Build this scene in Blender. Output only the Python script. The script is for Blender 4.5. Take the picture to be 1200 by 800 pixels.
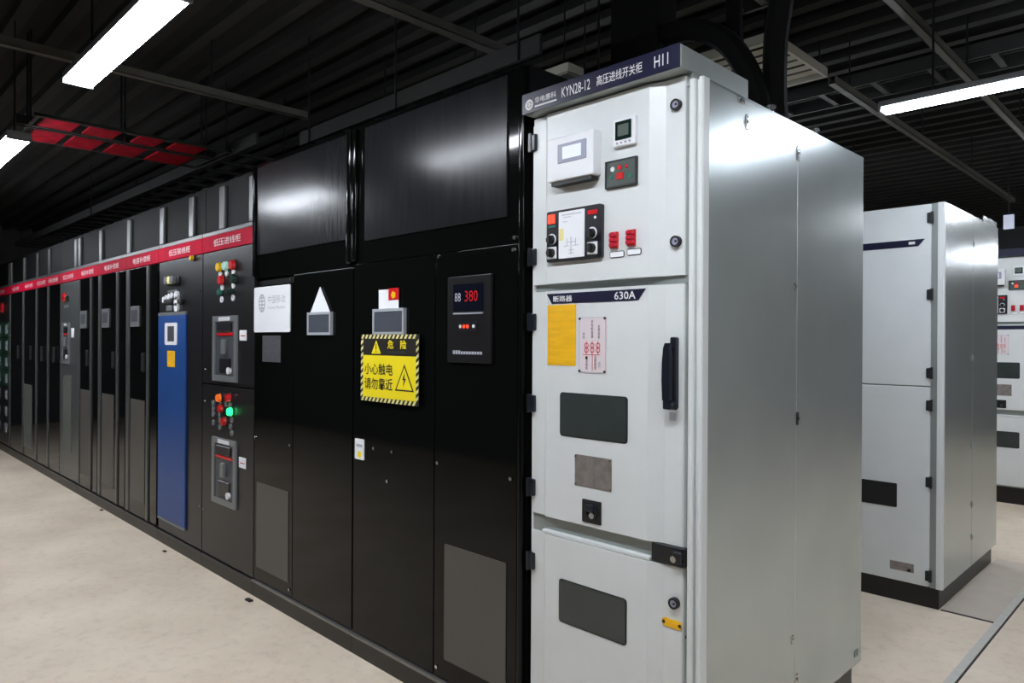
import bpy, bmesh, math, random
from mathutils import Vector, Matrix
random.seed(7)
for o in list(bpy.data.objects):
    bpy.data.objects.remove(o)
scene = bpy.context.scene
C = scene.collection

# ------------------------------------------------------------------ camera
YAW, PITCH, ROLL = math.radians(45.233), math.radians(-0.064), math.radians(0.306)
fw = Vector((-math.sin(YAW) * math.cos(PITCH), math.cos(YAW) * math.cos(PITCH), math.sin(PITCH)))
rt = Vector((math.cos(YAW), math.sin(YAW), 0))
up = rt.cross(fw)
rt2 = rt * math.cos(ROLL) + up * math.sin(ROLL)
up2 = -rt * math.sin(ROLL) + up * math.cos(ROLL)
cam_data = bpy.data.cameras.new('camera')
cam = bpy.data.objects.new('camera', cam_data)
C.objects.link(cam)
m3 = Matrix((rt2, up2, -fw)).transposed()
cam.matrix_world = Matrix.Translation((1.199, -2.05, 1.65)) @ m3.to_4x4()
cam_data.sensor_fit = 'HORIZONTAL'
cam_data.sensor_width = 36
cam_data.lens = 834.22 / 1200 * 36
cam_data.clip_start = 0.02
scene.camera = cam

# ------------------------------------------------------------------ world, exposure
world = bpy.data.worlds.new('world')
scene.world = world
world.use_nodes = True
bg = world.node_tree.nodes['Background']
bg.inputs[0].default_value = (0.75, 0.85, 1.0, 1)
bg.inputs[1].default_value = 0.01
scene.view_settings.view_transform = 'Standard'
scene.view_settings.look = 'None'
scene.view_settings.gamma = 1
scene.view_settings.use_curve_mapping = False
scene.view_settings.exposure = 0.0
LAMP_STRENGTH = 84.0
LAMP_Z = 2.9

# ------------------------------------------------------------------ materials
def lin(c):
    return tuple(((v / 255) / 12.92 if v / 255 <= 0.04045 else (((v / 255) + 0.055) / 1.055) ** 2.4) for v in c)

def mat(name, rgb, rough=0.5, metal=0.0, var=0.0, scale=8.0, bump=0.0, bscale=60.0, spec=0.5, emit=None, es=0.0,
        coat=0.0, alpha=1.0, stretch=None, rvar=0.0):
    m = bpy.data.materials.new(name)
    m.use_nodes = True
    nt = m.node_tree
    b = nt.nodes['Principled BSDF']
    col = lin(rgb)
    b.inputs['Base Color'].default_value = (*col, 1)
    b.inputs['Roughness'].default_value = rough
    b.inputs['Metallic'].default_value = metal
    b.inputs['Specular IOR Level'].default_value = spec
    b.inputs['Coat Weight'].default_value = coat
    b.inputs['Coat Roughness'].default_value = 0.06
    b.inputs['Alpha'].default_value = alpha
    if emit:
        b.inputs['Emission Color'].default_value = (*lin(emit), 1)
        b.inputs['Emission Strength'].default_value = es
    tc = nt.nodes.new('ShaderNodeTexCoord')
    src = tc.outputs['Object']
    if stretch:
        mp = nt.nodes.new('ShaderNodeMapping')
        mp.inputs['Scale'].default_value = stretch
        nt.links.new(src, mp.inputs['Vector'])
        src = mp.outputs['Vector']
    n = nt.nodes.new('ShaderNodeTexNoise')
    n.inputs['Scale'].default_value = scale
    n.inputs['Detail'].default_value = 6
    nt.links.new(src, n.inputs['Vector'])
    r = nt.nodes.new('ShaderNodeValToRGB')
    v = max(var, 0.02)
    r.color_ramp.elements[0].position = 0.3
    r.color_ramp.elements[1].position = 0.7
    r.color_ramp.elements[0].color = (*[c * (1 - v) for c in col], 1)
    r.color_ramp.elements[1].color = (*[min(1, c * (1 + v)) for c in col], 1)
    nt.links.new(n.outputs['Fac'], r.inputs['Fac'])
    nt.links.new(r.outputs['Color'], b.inputs['Base Color'])
    if rvar:
        mr = nt.nodes.new('ShaderNodeMapRange')
        mr.inputs['To Min'].default_value = max(0.02, rough - rvar)
        mr.inputs['To Max'].default_value = rough + rvar
        nt.links.new(n.outputs['Fac'], mr.inputs['Value'])
        nt.links.new(mr.outputs['Result'], b.inputs['Roughness'])
    if bump:
        n2 = nt.nodes.new('ShaderNodeTexNoise')
        n2.inputs['Scale'].default_value = bscale
        n2.inputs['Detail'].default_value = 3
        nt.links.new(src, n2.inputs['Vector'])
        bp = nt.nodes.new('ShaderNodeBump')
        bp.inputs['Strength'].default_value = bump
        bp.inputs['Distance'].default_value = 0.01
        nt.links.new(n2.outputs['Fac'], bp.inputs['Height'])
        nt.links.new(bp.outputs['Normal'], b.inputs['Normal'])
    return m

def mesh_mat(name, dark, light):
    """fine perforated sheet: tiny round holes in a powder coated plate"""
    m = mat(name, light, 0.45)
    nt = m.node_tree
    b = nt.nodes['Principled BSDF']
    tc = nt.nodes.new('ShaderNodeTexCoord')
    mp = nt.nodes.new('ShaderNodeMapping')
    mp.inputs['Scale'].default_value = (1, 0.001, 1)
    nt.links.new(tc.outputs['Object'], mp.inputs['Vector'])
    vo = nt.nodes.new('ShaderNodeTexVoronoi')
    vo.inputs['Scale'].default_value = 190
    vo.inputs['Randomness'].default_value = 0.0
    nt.links.new(mp.outputs['Vector'], vo.inputs['Vector'])
    r = nt.nodes.new('ShaderNodeValToRGB')
    r.color_ramp.elements[0].position = 0.26
    r.color_ramp.elements[1].position = 0.34
    r.color_ramp.elements[0].color = (*lin(dark), 1)
    r.color_ramp.elements[1].color = (*lin(light), 1)
    nt.links.new(vo.outputs['Distance'], r.inputs['Fac'])
    nt.links.new(r.outputs['Color'], b.inputs['Base Color'])
    return m

MT = {}
MT['white'] = mat('white_powder_coat', (218, 221, 220), 0.34, var=0.02)
MT['white_side'] = mat('bare_coated_steel', (194, 201, 199), 0.25, 0.64, var=0.05, scale=3)
MT['frame_grey'] = mat('frame_grey_steel', (150, 156, 152), 0.4, 0.3, var=0.04)
MT['navy'] = mat('navy_plate', (22, 23, 50), 0.35, var=0.08)
MT['letter'] = mat('white_lettering', (225, 225, 225), 0.5)
MT['letter_black'] = mat('black_lettering', (20, 18, 14), 0.5)
MT['letter_grey'] = mat('grey_lettering', (178, 182, 192), 0.5)
MT['black'] = mat('black_gloss_coat', (10, 11, 10), 0.07, var=0.1, bump=0.003, bscale=30, spec=0.2)
MT['black_panel'] = mat('black_brushed_panel', (30, 30, 32), 0.2, var=0.15, scale=6, bump=0.012, bscale=40, stretch=(6, 6, 0.6), rvar=0.03, spec=0.13)
MT['black_matt'] = mat('black_matt_coat', (10, 10, 10), 0.55, var=0.1, spec=0.08)
MT['charcoal'] = mat('charcoal_coat', (30, 29, 31), 0.3, var=0.12, spec=0.3)
MT['post_grey'] = mat('grey_coat_and_sheen', (72, 74, 74), 0.33, var=0.08)  # grey also carries the grazing sheen of the black posts
MT['plinth'] = mat('plinth_black', (18, 17, 15), 0.4, var=0.15)
MT['lip'] = mat('worn_lip_steel', (128, 126, 122), 0.3, 0.5)
MT['mesh'] = mesh_mat('perforated_grille', (22, 21, 20), (92, 88, 83))
MT['mesh_grey'] = mesh_mat('perforated_grille_grey', (40, 42, 40), (105, 110, 104))
MT['red_band'] = mat('crimson_band', (186, 12, 48), 0.6, var=0.1, spec=0.06)
MT['red'] = mat('red_plastic', (190, 24, 50), 0.3)
MT['dark_red'] = mat('red_painted_steel', (118, 4, 22), 0.7, var=0.35, spec=0.08, scale=14)
MT['yellow'] = mat('yellow_vinyl', (248, 226, 18), 0.5, var=0.02)
MT['amber'] = mat('amber_sticker', (240, 182, 12), 0.5, var=0.08, scale=12, stretch=(1, 1, 6))
MT['pale_yellow'] = mat('pale_stripe', (236, 226, 150), 0.5)
MT['sign_black'] = mat('sign_black_print', (22, 18, 8), 0.5)
MT['paper'] = mat('white_paper', (240, 241, 244), 0.6)
MT['plate_pale'] = mat('pale_plate', (224, 212, 214), 0.45, var=0.02)
MT['plate_steel'] = mat('etched_steel_plate', (150, 142, 138), 0.4, 0.5, var=0.2, scale=30)
MT['plate_grey'] = mat('grey_label', (74, 76, 80), 0.5, var=0.25, scale=60)
MT['glass_dark'] = mat('smoked_window', (58, 64, 62), 0.12, var=0.12, scale=4)
MT['rubber'] = mat('black_rubber', (24, 25, 27), 0.5)
MT['handle'] = mat('black_handle', (22, 27, 36), 0.3)
MT['chrome'] = mat('chrome', (200, 200, 200), 0.2, 1.0)
MT['plastic_white'] = mat('white_plastic', (232, 233, 236), 0.4)
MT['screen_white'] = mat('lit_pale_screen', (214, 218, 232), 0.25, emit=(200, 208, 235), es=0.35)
MT['bezel'] = mat('grey_bezel', (150, 150, 170), 0.35)
MT['screen_green'] = mat('dark_green_screen', (14, 36, 30), 0.15)
MT['screen_navy'] = mat('dark_display', (14, 17, 30), 0.12)
MT['panel_green'] = mat('olive_panel', (74, 84, 78), 0.35, var=0.1)
MT['relay'] = mat('relay_black', (24, 24, 30), 0.35)
MT['led_red'] = mat('lit_red_digits', (240, 60, 30), 0.4, emit=(255, 60, 30), es=1.6)
MT['led_orange'] = mat('lit_orange', (240, 110, 30), 0.4, emit=(255, 110, 30), es=0.3)
MT['led_green'] = mat('lit_green', (40, 240, 130), 0.4, emit=(30, 255, 120), es=3.0)
MT['lamp_yellow'] = mat('yellow_lens', (236, 190, 20), 0.25)
MT['lamp_green_pale'] = mat('pale_green_lens', (190, 235, 215), 0.25)
MT['lamp_red'] = mat('red_lens', (205, 28, 34), 0.25)
MT['lamp_dark_green'] = mat('dark_green_lens', (12, 46, 32), 0.25)
MT['teal'] = mat('teal_print', (26, 110, 92), 0.4)
MT['blue'] = mat('blue_cover', (22, 70, 136), 0.42, var=0.1, scale=3, bump=0.06, bscale=8)
MT['breaker'] = mat('breaker_grey', (70, 73, 78), 0.4, var=0.15, scale=30)
MT['breaker_frame'] = mat('breaker_frame', (128, 132, 134), 0.35, 0.3)
MT['clear'] = mat('clear_holder', (80, 84, 92), 0.15)
MT['holder_edge'] = mat('clear_holder_edge', (168, 172, 178), 0.3)
MT['green_door'] = mat('green_door', (30, 66, 48), 0.3)
MT['lamp_glow'] = mat('lamp_diffuser', (255, 255, 255), 0.5, emit=(240, 246, 255), es=LAMP_STRENGTH)
MT['lamp_glow_dim'] = mat('lamp_diffuser_second_aisle', (255, 255, 255), 0.5, emit=(232, 241, 255), es=LAMP_STRENGTH * 0.72)
MT['lamp_body'] = mat('lamp_housing', (120, 122, 125), 0.4)
MT['rod'] = mat('threaded_rod', (34, 35, 36), 0.5, 0.6)
MT['strut'] = mat('galvanised_strut', (84, 83, 76), 0.5, 0.3, var=0.15)
MT['tray'] = mat('dark_tray_steel', (36, 37, 35), 0.6, 0.3, var=0.2)
MT['cable'] = mat('black_cable', (6, 6, 6), 0.85, spec=0.2)
MT['joist'] = mat('ceiling_rib', (21, 21, 19), 0.8, var=0.25, scale=5)
MT['deck'] = mat('ceiling_deck', (14, 14, 13), 0.9, var=0.3, scale=3)
MT['wall'] = mat('dim_wall', (74, 76, 80), 0.8, var=0.1, scale=2)
MT['wall_pale'] = mat('pale_wall', (186, 188, 186), 0.8, var=0.05, scale=2)
MT['lit_deck'] = mat('lit_deck_tone', (165, 161, 148), 0.6)  # pale tone stands in for light on the ceiling deck
MT['trim'] = mat('trench_edge_steel', (196, 192, 182), 0.45, 0.1, var=0.06, scale=20)
MT['slot'] = mat('trench_gap', (46, 42, 36), 0.8)
MT['debris'] = mat('dark_debris', (40, 36, 32), 0.8)

# floor: pale dusty screed
def floor_mat():
    m = bpy.data.materials.new('dusty_screed')
    m.use_nodes = True
    nt = m.node_tree
    b = nt.nodes['Principled BSDF']
    b.inputs['Roughness'].default_value = 0.62
    b.inputs['Specular IOR Level'].default_value = 0.3
    tc = nt.nodes.new('ShaderNodeTexCoord')
    n1 = nt.nodes.new('ShaderNodeTexNoise'); n1.inputs['Scale'].default_value = 1.3; n1.inputs['Detail'].default_value = 8
    n2 = nt.nodes.new('ShaderNodeTexNoise'); n2.inputs['Scale'].default_value = 14; n2.inputs['Detail'].default_value = 10; n2.inputs['Roughness'].default_value = 0.7
    for n in (n1, n2):
        nt.links.new(tc.outputs['Object'], n.inputs['Vector'])
    r1 = nt.nodes.new('ShaderNodeValToRGB')
    r1.color_ramp.elements[0].position = 0.32; r1.color_ramp.elements[1].position = 0.68
    r1.color_ramp.elements[0].color = (*lin((214, 196, 174)), 1)
    r1.color_ramp.elements[1].color = (*lin((235, 219, 198)), 1)
    nt.links.new(n1.outputs['Fac'], r1.inputs['Fac'])
    r2 = nt.nodes.new('ShaderNodeValToRGB')
    r2.color_ramp.elements[0].position = 0.3; r2.color_ramp.elements[1].position = 0.5
    r2.color_ramp.elements[0].color = (0.86, 0.855, 0.84, 1); r2.color_ramp.elements[1].color = (1, 1, 1, 1)
    nt.links.new(n2.outputs['Fac'], r2.inputs['Fac'])
    mx = nt.nodes.new('ShaderNodeMix'); mx.data_type = 'RGBA'; mx.blend_type = 'MULTIPLY'
    mx.inputs['Factor'].default_value = 1
    nt.links.new(r1.outputs['Color'], mx.inputs['A']); nt.links.new(r2.outputs['Color'], mx.inputs['B'])
    nt.links.new(mx.outputs['Result'], b.inputs['Base Color'])
    bp = nt.nodes.new('ShaderNodeBump'); bp.inputs['Strength'].default_value = 0.05; bp.inputs['Distance'].default_value = 0.01
    nt.links.new(n2.outputs['Fac'], bp.inputs['Height']); nt.links.new(bp.outputs['Normal'], b.inputs['Normal'])
    return m
MT['floor'] = floor_mat()
MT['cover'] = mat('pinkish_floor_panel', (198, 184, 168), 0.6, var=0.05, scale=6)

# ------------------------------------------------------------------ mesh helpers
class B:
    """collects shapes given in world coordinates into ONE mesh object"""
    def __init__(self):
        self.bm = bmesh.new()
    def box(self, x0, x1, y0, y1, z0, z1, bev=0.0, seg=2):
        r = bmesh.ops.create_cube(self.bm, size=1.0)
        vs = r['verts']
        for v in vs:
            v.co = Vector(((x0 + x1) / 2 + v.co.x * (x1 - x0), (y0 + y1) / 2 + v.co.y * (y1 - y0), (z0 + z1) / 2 + v.co.z * (z1 - z0)))
        if bev > 0:
            es = list({e for v in vs for e in v.link_edges})
            bmesh.ops.bevel(self.bm, geom=es, offset=bev, segments=seg, affect='EDGES', profile=0.5)
        return self
    def prism_xz(self, pts, y0, y1):
        """polygon in x,z drawn out along y"""
        a = [self.bm.verts.new((x, y0, z)) for x, z in pts]
        b = [self.bm.verts.new((x, y1, z)) for x, z in pts]
        n = len(pts)
        self.bm.faces.new(a); self.bm.faces.new(b[::-1])
        for i in range(n):
            self.bm.faces.new((a[i], b[i], b[(i + 1) % n], a[(i + 1) % n]))
        return self
    def prism_xy(self, pts, z0, z1):
        a = [self.bm.verts.new((x, y, z0)) for x, y in pts]
        b = [self.bm.verts.new((x, y, z1)) for x, y in pts]
        n = len(pts)
        self.bm.faces.new(a); self.bm.faces.new(b[::-1])
        for i in range(n):
            self.bm.faces.new((a[i], b[i], b[(i + 1) % n], a[(i + 1) % n]))
        return self
    def prism_yz(self, pts, x0, x1):
        a = [self.bm.verts.new((x0, y, z)) for y, z in pts]
        b = [self.bm.verts.new((x1, y, z)) for y, z in pts]
        n = len(pts)
        self.bm.faces.new(a); self.bm.faces.new(b[::-1])
        for i in range(n):
            self.bm.faces.new((a[i], b[i], b[(i + 1) % n], a[(i + 1) % n]))
        return self
    def rrect(self, x0, x1, z0, z1, y0, y1, r=0.01, seg=4):
        pts = []
        for cx, cz, a0 in ((x1 - r, z1 - r, 0), (x0 + r, z1 - r, 90), (x0 + r, z0 + r, 180), (x1 - r, z0 + r, 270)):
            for k in range(seg + 1):
                a = math.radians(a0 + 90 * k / seg)
                pts.append((cx + r * math.cos(a), cz + r * math.sin(a)))
        return self.prism_xz(pts, y0, y1)
    def frame(self, x0, x1, z0, z1, t, y0, y1):
        self.box(x0, x1, y0, y1, z1 - t, z1); self.box(x0, x1, y0, y1, z0, z0 + t)
        self.box(x0, x0 + t, y0, y1, z0 + t, z1 - t); self.box(x1 - t, x1, y0, y1, z0 + t, z1 - t)
        return self
    def cyl(self, p0, p1, r, seg=14, r2=None):
        p0, p1 = Vector(p0), Vector(p1)
        d = p1 - p0
        q = d.to_track_quat('Z', 'Y')
        r2 = r if r2 is None else r2
        a, b = [], []
        for k in range(seg):
            t = 2 * math.pi * k / seg
            a.append(self.bm.verts.new(p0 + q @ Vector((r * math.cos(t), r * math.sin(t), 0))))
            b.append(self.bm.verts.new(p1 + q @ Vector((r2 * math.cos(t), r2 * math.sin(t), 0))))
        self.bm.faces.new(a[::-1]); self.bm.faces.new(b)
        for i in range(seg):
            self.bm.faces.new((a[i], a[(i + 1) % seg], b[(i + 1) % seg], b[i]))
        return self
    def ring(self, cx, cz, ro, ri, y0, y1, seg=20, sx=1.0):
        vs = []
        for k in range(seg):
            t = 2 * math.pi * k / seg
            c, s = math.cos(t) * sx, math.sin(t)
            vs.append([self.bm.verts.new((cx + c * q, y, cz + s * q)) for q, y in ((ro, y0), (ri, y0), (ri, y1), (ro, y1))])
        for k in range(seg):
            u, w = vs[k], vs[(k + 1) % seg]
            for j in range(4):
                self.bm.faces.new((u[j], u[(j + 1) % 4], w[(j + 1) % 4], w[j]))
        return self
    def tube(self, pts, r, seg=10):
        pts = [Vector(p) for p in pts]
        rings = []
        for i, p in enumerate(pts):
            d = (pts[min(i + 1, len(pts) - 1)] - pts[max(i - 1, 0)]).normalized()
            q = d.to_track_quat('Z', 'Y')
            if i and abs(d.z) < 0.999:
                pass
            side = d.cross(Vector((0.3, 0.9, 0.31))).normalized()
            oth = d.cross(side).normalized()
            rings.append([self.bm.verts.new(p + side * (r * math.cos(2 * math.pi * k / seg)) + oth * (r * math.sin(2 * math.pi * k / seg))) for k in range(seg)])
        for a, b in zip(rings, rings[1:]):
            for k in range(seg):
                self.bm.faces.new((a[k], a[(k + 1) % seg], b[(k + 1) % seg], b[k]))
        self.bm.faces.new(rings[0][::-1]); self.bm.faces.new(rings[-1])
        return self
    def build(self, name, material, parent=None, smooth=True):
        org = parent['_org'] if parent is not None else (0, 0, 0)
        bmesh.ops.recalc_face_normals(self.bm, faces=self.bm.faces[:])
        if parent is not None:
            bmesh.ops.translate(self.bm, verts=self.bm.verts[:], vec=-Vector(org))
        me = bpy.data.meshes.new(name)
        self.bm.to_mesh(me); self.bm.free()
        me.materials.append(MT[material])
        if smooth:
            me.shade_smooth(); me.set_sharp_from_angle(angle=math.radians(32))
        o = link(name, me, parent, org)
        if smooth:
            wn = o.modifiers.new('weighted_normal', 'WEIGHTED_NORMAL')
            wn.keep_sharp = True; wn.weight = 100
        return o

def link(name, me, parent, org):
    o = bpy.data.objects.new(name, me)
    C.objects.link(o)
    o['_org'] = org
    if parent is not None:
        o.parent = parent
    return o

def tag(o, label, cat, group=None):
    o['label'] = label; o['category'] = cat
    if group: o['group'] = group
    return o

def thing(name, label, cat, loc, group=None):
    o = bpy.data.objects.new(name, None)
    C.objects.link(o)
    o.location = loc; o['_org'] = tuple(loc)
    o.empty_display_size = 0.2
    return tag(o, label, cat, group)

def struct(o):
    o['kind'] = 'structure'
    return o

def copy_tree(o, parent=None, skip=()):
    c = o.copy(); C.objects.link(c); c.parent = parent
    for ch in list(o.children):
        if ch.name.split('.')[0] not in skip:
            copy_tree(ch, c, skip)
    return c

def text(body, x0, x1, z0, z1, y, material, parent, name='lettering', bold=0.0, shear=0.0):
    """raised print, fitted to a rectangle on a face that looks towards -y"""
    cu = bpy.data.curves.new('t', 'FONT')
    cu.body = body
    cu.resolution_u = 2
    cu.offset = bold
    cu.extrude = 0
    ob = bpy.data.objects.new('t', cu)
    me = bpy.data.meshes.new_from_object(ob)
    bpy.data.objects.remove(ob)
    vs = [v.co.copy() for v in me.vertices]
    ax, bx = min(v.x for v in vs), max(v.x for v in vs)
    ay, by = min(v.y for v in vs), max(v.y for v in vs)
    org = parent['_org']
    for v in me.vertices:
        fx, fz = (v.co.x - ax) / (bx - ax), (v.co.y - ay) / (by - ay)
        v.co = (x0 + fx * (x1 - x0) - org[0], y - org[1], z0 + fz * (z1 - z0) - org[2])
    me.materials.clear(); me.materials.append(MT[material])
    return link(name, me, parent, org)

def plate(x0, x1, z0, z1, y0, y1, name, material, parent, r=0.004):
    return B().rrect(x0, x1, z0, z1, y0, y1, r).build(name, material, parent)

# ------------------------------------------------------------------ the room
XL, XR, YF, YB, ZC = -15.0, 5.2, -4.6, 13.0, 3.75
fl = struct(B().box(XL, XR, YF, YB, -0.1, 0).build('floor', 'floor'))
ce = struct(B().box(XL, XR, YF, YB, ZC, ZC + 0.1).build('ceiling', 'deck'))
first = None
y = YF + 0.15
while y < YB:                                                  # ribs of the metal deck, each its own piece
    if first is None:
        first = B().box(XL, XR, y - 0.04, y + 0.04, ZC - 0.07, ZC, 0.0).build('rib', 'joist', ce)
        y_first = y
    else:
        c = first.copy(); C.objects.link(c); c.location = (0, y - y_first, 0)
    y += 0.24
struct(B().box(XL - 0.1, XL, YF, YB, 0, ZC).build('wall_left', 'wall'))
struct(B().box(XR, XR + 0.1, YF, YB, 0, ZC).build('wall_right', 'wall_pale'))
struct(B().box(XL, XR, YB, YB + 0.1, 0, ZC).build('wall_back', 'wall'))
struct(B().box(XL, XR, YF - 0.1, YF, 0, ZC).build('wall_front', 'wall'))
# cable trench edge in the floor
struct(B().box(0.226, 0.266, YF, 10.9, 0, 0.004, 0.001, 1).build('trim_1', 'trim'))
struct(B().box(0.2665, 0.276, YF, 10.9, 0, 0.0015).build('trim_2', 'slot'))
struct(B().box(-0.05, 0.226, 2.925, 2.945, 0, 0.003).build('trim_3', 'slot'))
struct(B().box(-0.05, 0.226, 2.945, 4.42, 0, 0.003).build('trim_4', 'cover'))  # floor panel slightly darker and pinker than the screed

# ------------------------------------------------------------------ lamps
def make_lamp(x, y, L, label, w=0.065, glow='lamp_glow'):
    t = thing('batten_lamp', label, 'lamp', (x + L / 2, y, LAMP_Z), 'ceiling batten lamps')
    B().box(x, x + L, y - w, y + w, LAMP_Z + 0.012, LAMP_Z + 0.045, 0.006).build('housing', 'lamp_body', t)
    B().box(x + 0.015, x + L - 0.015, y - w + 0.005, y + w - 0.005, LAMP_Z - 0.012, LAMP_Z + 0.012, 0.01).build('diffuser', glow, t)
    for e in (x, x + L - 0.015):
        B().box(e, e + 0.015, y - w - 0.001, y + w + 0.001, LAMP_Z - 0.012, LAMP_Z + 0.012, 0.002).build('end_cap', 'lamp_body', t)
    for e in (x + 0.25, x + L - 0.15):
        B().cyl((e, y, LAMP_Z + 0.045), (e, y, ZC), 0.006, 8).build('hanger_rod', 'rod', t)
    return t
AY, BY, CY, DY = -1.105, 2.085, 5.5, 9.75
make_lamp(-2.80, AY, 1.3, 'long white lit batten lamp above the front aisle, largest at upper left')
make_lamp(-5.34, AY, 1.2, 'white lit batten lamp cut by the left picture edge')
for k, x in enumerate((-7.87, -10.4, -0.27, 2.26)):
    make_lamp(x, AY, 1.2, ['lit batten lamp over the front aisle, third from the camera', 'lit batten lamp farthest down the front aisle',
                           'lit batten lamp hanging above the viewpoint', 'lit batten lamp behind the viewpoint'][k])
make_lamp(-0.138, BY, 1.3, 'long white lit batten lamp at upper right behind the grey cabinet', 0.05, 'lamp_glow_dim')
make_lamp(-2.7, BY, 1.3, 'lit batten lamp in the second aisle hidden behind the black row', 0.05, 'lamp_glow_dim')
make_lamp(2.4, BY, 1.3, 'lit batten lamp in the second aisle beyond the right picture edge', 0.05, 'lamp_glow_dim')
make_lamp(0.02, CY, 0.9, 'lit batten lamp in the third aisle just right of the picture edge')
make_lamp(0.1, DY, 1.2, 'lit batten lamp in the farthest aisle beyond the right picture edge')
make_lamp(-2.55, CY, 1.2, 'lit batten lamp in the third aisle hidden behind the tall cabinets')

# ------------------------------------------------------------------ tall white switchgear cabinet
def clip(b, y, z, w=0.016, h=0.03):
    b.box(0.0, 0.004, y - w * 0.8, y + w * 0.8, z - h, z + h, 0.002, 1)
    b.cyl((0.003, y, z), (0.009, y, z), 0.006, 10)
    return b

def build_switchgear():
    t = thing('switchgear_cabinet', 'tall white high-voltage switchgear cabinet with navy header and bare steel side, nearest the camera', 'cabinet', (-0.385, 0.7, 0), 'white switchgear cabinets')
    B().box(-0.765, -0.008, 0.04, 1.425, 0.17, 2.5).build('frame', 'frame_grey', t)
    B().box(-0.74, -0.03, 0.05, 1.40, 0.0, 0.17).build('plinth', 'plinth', t)
    # side skin in two sheets with a joint
    B().box(-0.008, 0, 0.03, 0.716, 0.176, 2.505, 0.002, 1).build('side_panel', 'white_side', t)
    B().box(-0.008, 0.0, 0.7185, 1.43, 0.176, 2.505, 0.002, 1).build('side_panel', 'white_side', t)
    B().box(-0.771, -0.765, 0.03, 1.43, 0.176, 2.505, 0.001, 1).build('side_panel', 'white_side', t)
    B().box(-0.771, 0.0, 0.03, 1.43, 2.5, 2.507).build('top_panel', 'white_side', t)
    # folded corner post
    B().prism_xy([(-0.052, 0.04), (-0.052, 0.006), (-0.048, 0.0), (-0.034, 0.0), (-0.030, 0.006), (-0.030, 0.02), (-0.017, 0.02), (-0.017, 0.006),
                  (-0.013, 0.0), (-0.003, 0.0), (0.001, 0.006), (0.001, 0.04)], 0.176, 2.508).build('corner_post', 'white', t, smooth=False)
    B().prism_xy([(-0.771, 0.04), (-0.771, 0.02), (-0.762, 0.02), (-0.762, 0.04)], 0.176, 2.508).build('corner_post', 'white', t)

    def door(z0, z1):
        xl, xr = -0.766, -0.075
        return B().prism_xy([(xl, 0.04), (xl, 0.019), (xl + 0.005, 0.015), (-0.695, 0.014), (-0.678, 0.0), (-0.205, 0.0), (-0.150, 0.018), (xr - 0.004, 0.018),
                             (xr, 0.022), (xr, 0.04)], z0, z1).build('door', 'white', t, smooth=False)
    ud, md, ld = door(1.872, 2.532), door(0.967, 1.843), door(0.19, 0.897)
    # cross rails between the doors
    B().box(-0.76, -0.066, 0.03, 0.045, 1.843, 1.872).build('cross_rail', 'frame_grey', t)
    B().box(-0.76, -0.066, 0.024, 0.045, 0.897, 0.967).build('cross_rail', 'frame_grey', t)
    B().box(-0.70, -0.198, 0.004, 0.04, 0.899, 0.912, 0.002, 1).build('door_lip', 'white', t)
    lt = B().box(-0.194, -0.062, 0.008, 0.04, 0.903, 0.966, 0.003, 1)
    lt.box(-0.10, -0.066, -0.008, 0.02, 0.915, 0.955, 0.004, 1)
    lt = lt.build('latch', 'rubber', t); lt['label'] = 'black latch in the gap between doors'
    B().cyl((-0.094, -0.014, 0.930), (-0.094, 0.0, 0.930), 0.011, 12).build('latch_bolt', 'chrome', lt)
    # hinges
    for z in (2.44, 1.984, 1.725, 1.4, 1.066, 0.772):
        d = ud if z > 1.87 else md if z > 0.967 else ld
        h = B().box(-0.789, -0.745, 0.002, 0.03, z - 0.034, z + 0.034, 0.006)
        h.cyl((-0.773, 0.004, z - 0.036), (-0.773, 0.004, z + 0.036), 0.009, 10)
        h.build('hinge', 'handle', d)
    # key locks
    for d, x, z in ((ud, -0.106, 2.44), (ud, -0.104, 1.984), (ld, -0.103, 0.777)):
        B().ring(x, z, 0.019, 0.012, 0.002, 0.020).cyl((x + 0.003, 0.002, z), (x + 0.003, 0.006, z), 0.0045, 8).build('lock', 'rubber', d)
        B().cyl((x, 0.0035, z), (x, 0.018, z), 0.0118, 14).build('lock_core', 'bezel', d)
    # --- upper door instruments
    mA = B().box(-0.634, -0.41, -0.05, 0.0, 2.25, 2.415, 0.008).build('meter_case', 'plastic_white', t); mA['label'] = 'white boxed meter with pale screen'
    B().box(-0.62, -0.424, -0.04, -0.002, 2.236, 2.25).build('underside_shade', 'rubber', mA)  # dark strip stands in for the shade under the meter case
    B().rrect(-0.577, -0.441, 2.313, 2.383, -0.053, -0.049, 0.003).build('bezel', 'bezel', mA)
    B().rrect(-0.553, -0.463, 2.325, 2.371, -0.0545, -0.052, 0.002).build('screen', 'screen_white', mA)
    mB = B().box(-0.346, -0.251, -0.02, 0, 2.336, 2.435, 0.005).build('power_meter', 'plastic_white', t); mB['label'] = 'small square meter with dark green screen'
    B().rrect(-0.333, -0.265, 2.358, 2.422, -0.023, -0.019, 0.002).build('screen', 'screen_green', mB)
    B().rrect(-0.322, -0.276, 2.370, 2.410, -0.0235, -0.022, 0.002).build('display', 'teal', mB).data.materials[0] = MT['panel_green']
    for k in range(4):
        B().cyl((-0.326 + k * 0.018, -0.022, 2.347), (-0.326 + k * 0.018, -0.018, 2.347), 0.004, 8).build('button', 'bezel', mB)
    mC = B().box(-0.383, -0.253, -0.010, 0, 2.199, 2.290, 0.002, 1).build('display_panel', 'panel_green', t); mC['label'] = 'grey green temperature display panel'
    B().frame(-0.386, -0.250, 2.196, 2.293, 0.005, -0.012, 0.0).build('rim', 'rubber', mC)
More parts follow.
